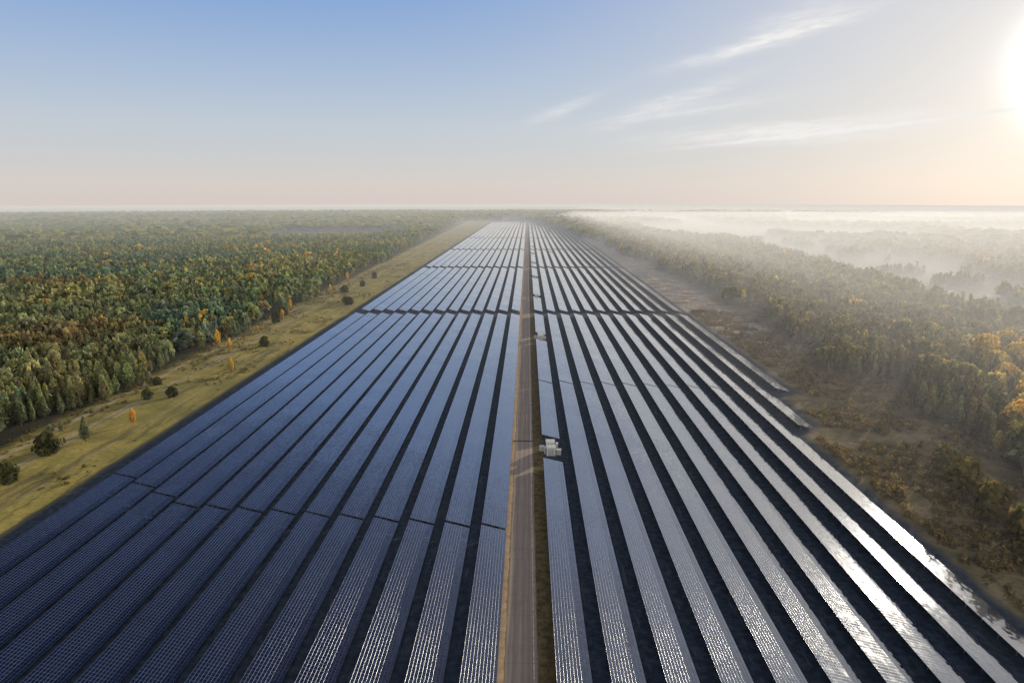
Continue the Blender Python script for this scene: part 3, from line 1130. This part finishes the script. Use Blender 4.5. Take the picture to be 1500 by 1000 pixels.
# ------------------------------------------------------------------ haze and mist (real volumes)
def haze_sheet(name, xs, ys, top, mat, label, depth=60.0):
    """a closed body of air that follows the land: curved floor below ground, top at top(x, y) above it"""
    nx, ny = len(xs), len(ys)
    v = [(x, y, gz(x, y) - depth) for y in ys for x in xs] + [(x, y, gz(x, y) + max(0.3, top(x, y))) for y in ys for x in xs]
    o = nx * ny
    f = []
    for j in range(ny - 1):
        for i in range(nx - 1):
            a_ = j * nx + i
            f.append((a_, a_ + nx, a_ + nx + 1, a_ + 1))
            f.append((o + a_, o + a_ + 1, o + a_ + nx + 1, o + a_ + nx))
    for i in range(nx - 1):
        f.append((i, i + 1, o + i + 1, o + i))
        k_ = (ny - 1) * nx + i
        f.append((k_ + 1, k_, o + k_, o + k_ + 1))
    for j in range(ny - 1):
        a_ = j * nx
        f.append((a_ + nx, a_, o + a_, o + a_ + nx))
        k_ = j * nx + nx - 1
        f.append((k_, k_ + nx, o + k_ + nx, o + k_))
    me = bpy.data.meshes.new(name)
    me.from_pydata(v, [], f)
    bm = bmesh.new()
    bm.from_mesh(me)
    bmesh.ops.recalc_face_normals(bm, faces=bm.faces)
    bm.to_mesh(me)
    bm.free()
    me.materials.append(mat)
    tag(link(name, me), label, 'haze', kind='stuff')


far_y = [2200, 3200, 4600, 6500, 9000, 12000, 16000, 21000, 27000]
wide = [-24000, -17000, -12000, -8000, -5000, -3000, -1500, -600, 0, 600, 1500, 3000, 5000, 8000, 12000, 17000, 24000]
haze_sheet('haze', wide, [70, 300, 700, 1100, 1500] + far_y, lambda x, y: min(30, 1 + (y - 70) * .024),
           mat_volume('thin_haze', 1 / 470, 0.04, (0.40, 0.425, 0.46)), 'thin morning haze over the whole plain')
haze_sheet('haze', [80, 110, 150, 200, 280, 400, 800, 1500, 3000, 5000], [60, 140, 260, 500, 900, 1500, 2200, 3200],
           lambda x, y: 32 * min(1, (x - 80) / 110) * min(1, .6 + y / 500),
           mat_volume('sunward_haze', 1 / 118, 0.28, (0.235, 0.235, 0.240)), 'sunlit haze thickening over the right wood')
for (x0, y0, h, dn, lab) in ((350, 470, 6.0, 1 / 600, 'lowest white ground mist in the clearing beyond the right wood'),
                             (330, 520, 15.0, 1 / 420, 'middle layer of mist around the trees beyond the clearing'),
                             (360, 640, 28.0, 1 / 500, 'upper thin layer of mist drifting over the far right woods')):
    haze_sheet('mist', [x0, x0 + 90, x0 + 400, 1500, 3000, 5000], [y0, y0 + 150, 1300, 2200, 3200, 4600, 6500],
               lambda x, y: h * min(1, .15 + (x - x0) / 110) * min(1, .3 + (y - y0) / 180), mat_volume('ground_mist', dn, 0.22, (0.215, 0.215, 0.222)), lab, 15.0)

# ------------------------------------------------------------------ sky and sun
world = bpy.data.worlds.new('World')
sc.world = world
world.use_nodes = True
world.node_tree.nodes.clear()
t = NT(world.node_tree)
wout = t.node('ShaderNodeOutputWorld')
bg = t.node('ShaderNodeBackground')
sky = t.node('ShaderNodeTexSky', sky_type='NISHITA')
sky.sun_disc = False
sky.sun_elevation = SUN_EL
sky.sun_rotation = SUN_AZ
sky.altitude = 0
sky.air_density = 1.0
sky.dust_density = 1.2
sky.ozone_density = 2.0
tc = t.node('ShaderNodeTexCoord')
dr = tc.outputs['Generated']
dx, dy, dz = t.xyz(dr)
az_ = t.m('ARCTAN2', dx, dy)
el_ = t.m('ARCSINE', dz)
dots = t.m('MAXIMUM', t.v('DOT_PRODUCT', dr, tuple(SUN)), 0.0)
ramp = t.node('ShaderNodeValToRGB')
cr = ramp.color_ramp
stops = ((0.0, (0.70, 0.62, 0.58)), (1.2, (0.69, 0.635, 0.60)), (3.0, (0.62, 0.63, 0.64)), (5.5, (0.55, 0.61, 0.68)), (9.0, (0.42, 0.53, 0.70)),
         (14.5, (0.25, 0.40, 0.69)), (21.0, (0.20, 0.36, 0.72)), (29.0, (0.065, 0.120, 0.29)), (40.0, (0.020, 0.034, 0.088)))
while len(cr.elements) < len(stops):
    cr.elements.new(0.5)
for e_, (deg, c_) in zip(cr.elements, stops):
    e_.position = math.sqrt(deg / 90)
    e_.color = (*c_, 1)
t.l.new(t.m('SQRT', t.m('DIVIDE', t.m('MAXIMUM', el_, 0.0), math.pi / 2)), ramp.inputs[0])
clear = t.v('SCALE', ramp.outputs[0], scale=10.0)
# thin veil that whitens the half of the sky around the sun
veil = t.m('MULTIPLY', t.m('POWER', dots, 8.0), 0.85)
clear = t.mix(veil, clear, rgb(7.7, 7.35, 7.0))
# added fill glow low in the unseen half of the sky behind the camera
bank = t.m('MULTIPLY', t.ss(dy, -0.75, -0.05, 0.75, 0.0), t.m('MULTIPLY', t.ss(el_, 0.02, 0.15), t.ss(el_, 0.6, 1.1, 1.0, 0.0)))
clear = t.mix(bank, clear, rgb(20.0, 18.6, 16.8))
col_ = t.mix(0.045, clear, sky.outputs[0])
au = t.m('ADD', t.m('MULTIPLY', t.m('POWER', dots, 1100.0), 80.0),
         t.m('ADD', t.m('MULTIPLY', t.m('POWER', dots, 260.0), 2.0), t.m('MULTIPLY', t.m('POWER', dots, 30.0), 0.4)))
col_ = t.mix(1.0, col_, t.v('SCALE', (1.0, 0.96, 0.90), scale=au), 'ADD')
# cirrus wisps
cp = t.comb(t.m('MULTIPLY', az_, 9.0), t.m('MULTIPLY', el_, 60.0), 0.0)
wisp = t.noise(cp, 1.0, 6.0, 0.62)
cp2 = t.comb(t.m('MULTIPLY', az_, 30.0), t.m('MULTIPLY', t.m('SUBTRACT', el_, t.m('MULTIPLY', az_, 0.12)), 190.0), 3.0)
wisp2 = t.noise(cp2, 1.0, 5.0, 0.65)
cl = None
#           az,   el, slope, length, width, strength
for (a, e, s, ln, wd, k) in ((18.6, 11.4, .22, 5.0, .40, 1.0), (20.3, 12.4, .15, 3.6, .9, .6), (15.5, 10.6, .20, 4.5, .6, .35),
                             (26.0, 5.0, .085, 10.0, .13, 1.3), (20.5, 4.9, .03, 8.5, .55, 1.1), (27.0, 5.7, .05, 6.0, .3, .4),
                             (2.8, 6.9, .35, 2.4, .45, .5), (11.5, 7.3, .30, 4.6, .60, .6), (13.0, 6.6, .12, 5.5, .45, .45),
                             (31.0, 2.9, .12, 4.0, .12, .45), (22.0, 4.1, .03, 8.0, .25, .35)):
    a, e, ln, wd = (math.radians(q) for q in (a, e, ln, wd))
    u_ = t.m('SUBTRACT', az_, a)
    v_ = t.m('SUBTRACT', t.m('SUBTRACT', el_, e), t.m('MULTIPLY', u_, s))
    v_ = t.m('ADD', v_, t.m('MULTIPLY', t.m('SUBTRACT', wisp, 0.5), wd * 2.2))
    g_ = t.m('EXPONENT', t.m('MULTIPLY', t.m('ADD', t.m('POWER', t.m('ABSOLUTE', t.m('DIVIDE', u_, ln)), 2.0),
                                             t.m('POWER', t.m('ABSOLUTE', t.m('DIVIDE', v_, wd)), 2.0)), -1.0))
    g_ = t.m('MULTIPLY', g_, k)
    cl = g_ if cl is None else t.m('ADD', cl, g_)
cl = t.m('MULTIPLY', cl, t.ss(wisp2, 0.25, 0.75, 0.35, 1.15), clamp=True)
col_ = t.mix(t.m('MULTIPLY', cl, 0.9), col_, rgb(9.0, 8.8, 8.6))
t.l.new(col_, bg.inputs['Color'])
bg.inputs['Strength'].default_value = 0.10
t.l.new(bg.outputs[0], wout.inputs['Surface'])

sl = bpy.data.lights.new('sun', 'SUN')
sl.energy = 5.0
sl.angle = math.radians(0.5)
sl.color = (1.0, 0.89, 0.72)
so = link('sun', sl)
so.rotation_euler = (-SUN).to_track_quat('-Z', 'Y').to_euler()

# ------------------------------------------------------------------ camera and render settings
cd = bpy.data.cameras.new('camera')
cd.lens = 24
cd.sensor_width = 36
cd.clip_start = 0.5
cd.clip_end = 100000
co = link('camera', cd, None, (0, 0, 85))
co.rotation_euler = (math.radians(90) - math.atan(0.21), 0, math.atan(0.022))
sc.camera = co
sc.view_settings.view_transform = 'Standard'
sc.view_settings.look = 'None'
sc.view_settings.exposure = 0
sc.view_settings.gamma = 1
sc.render.engine = 'CYCLES'
cy = sc.cycles
cy.max_bounces = 5
cy.diffuse_bounces = 2
cy.glossy_bounces = 3
cy.transmission_bounces = 2
cy.volume_bounces = 1
cy.transparent_max_bounces = 8
cy.use_denoising = True
cy.sample_clamp_indirect = 6.0
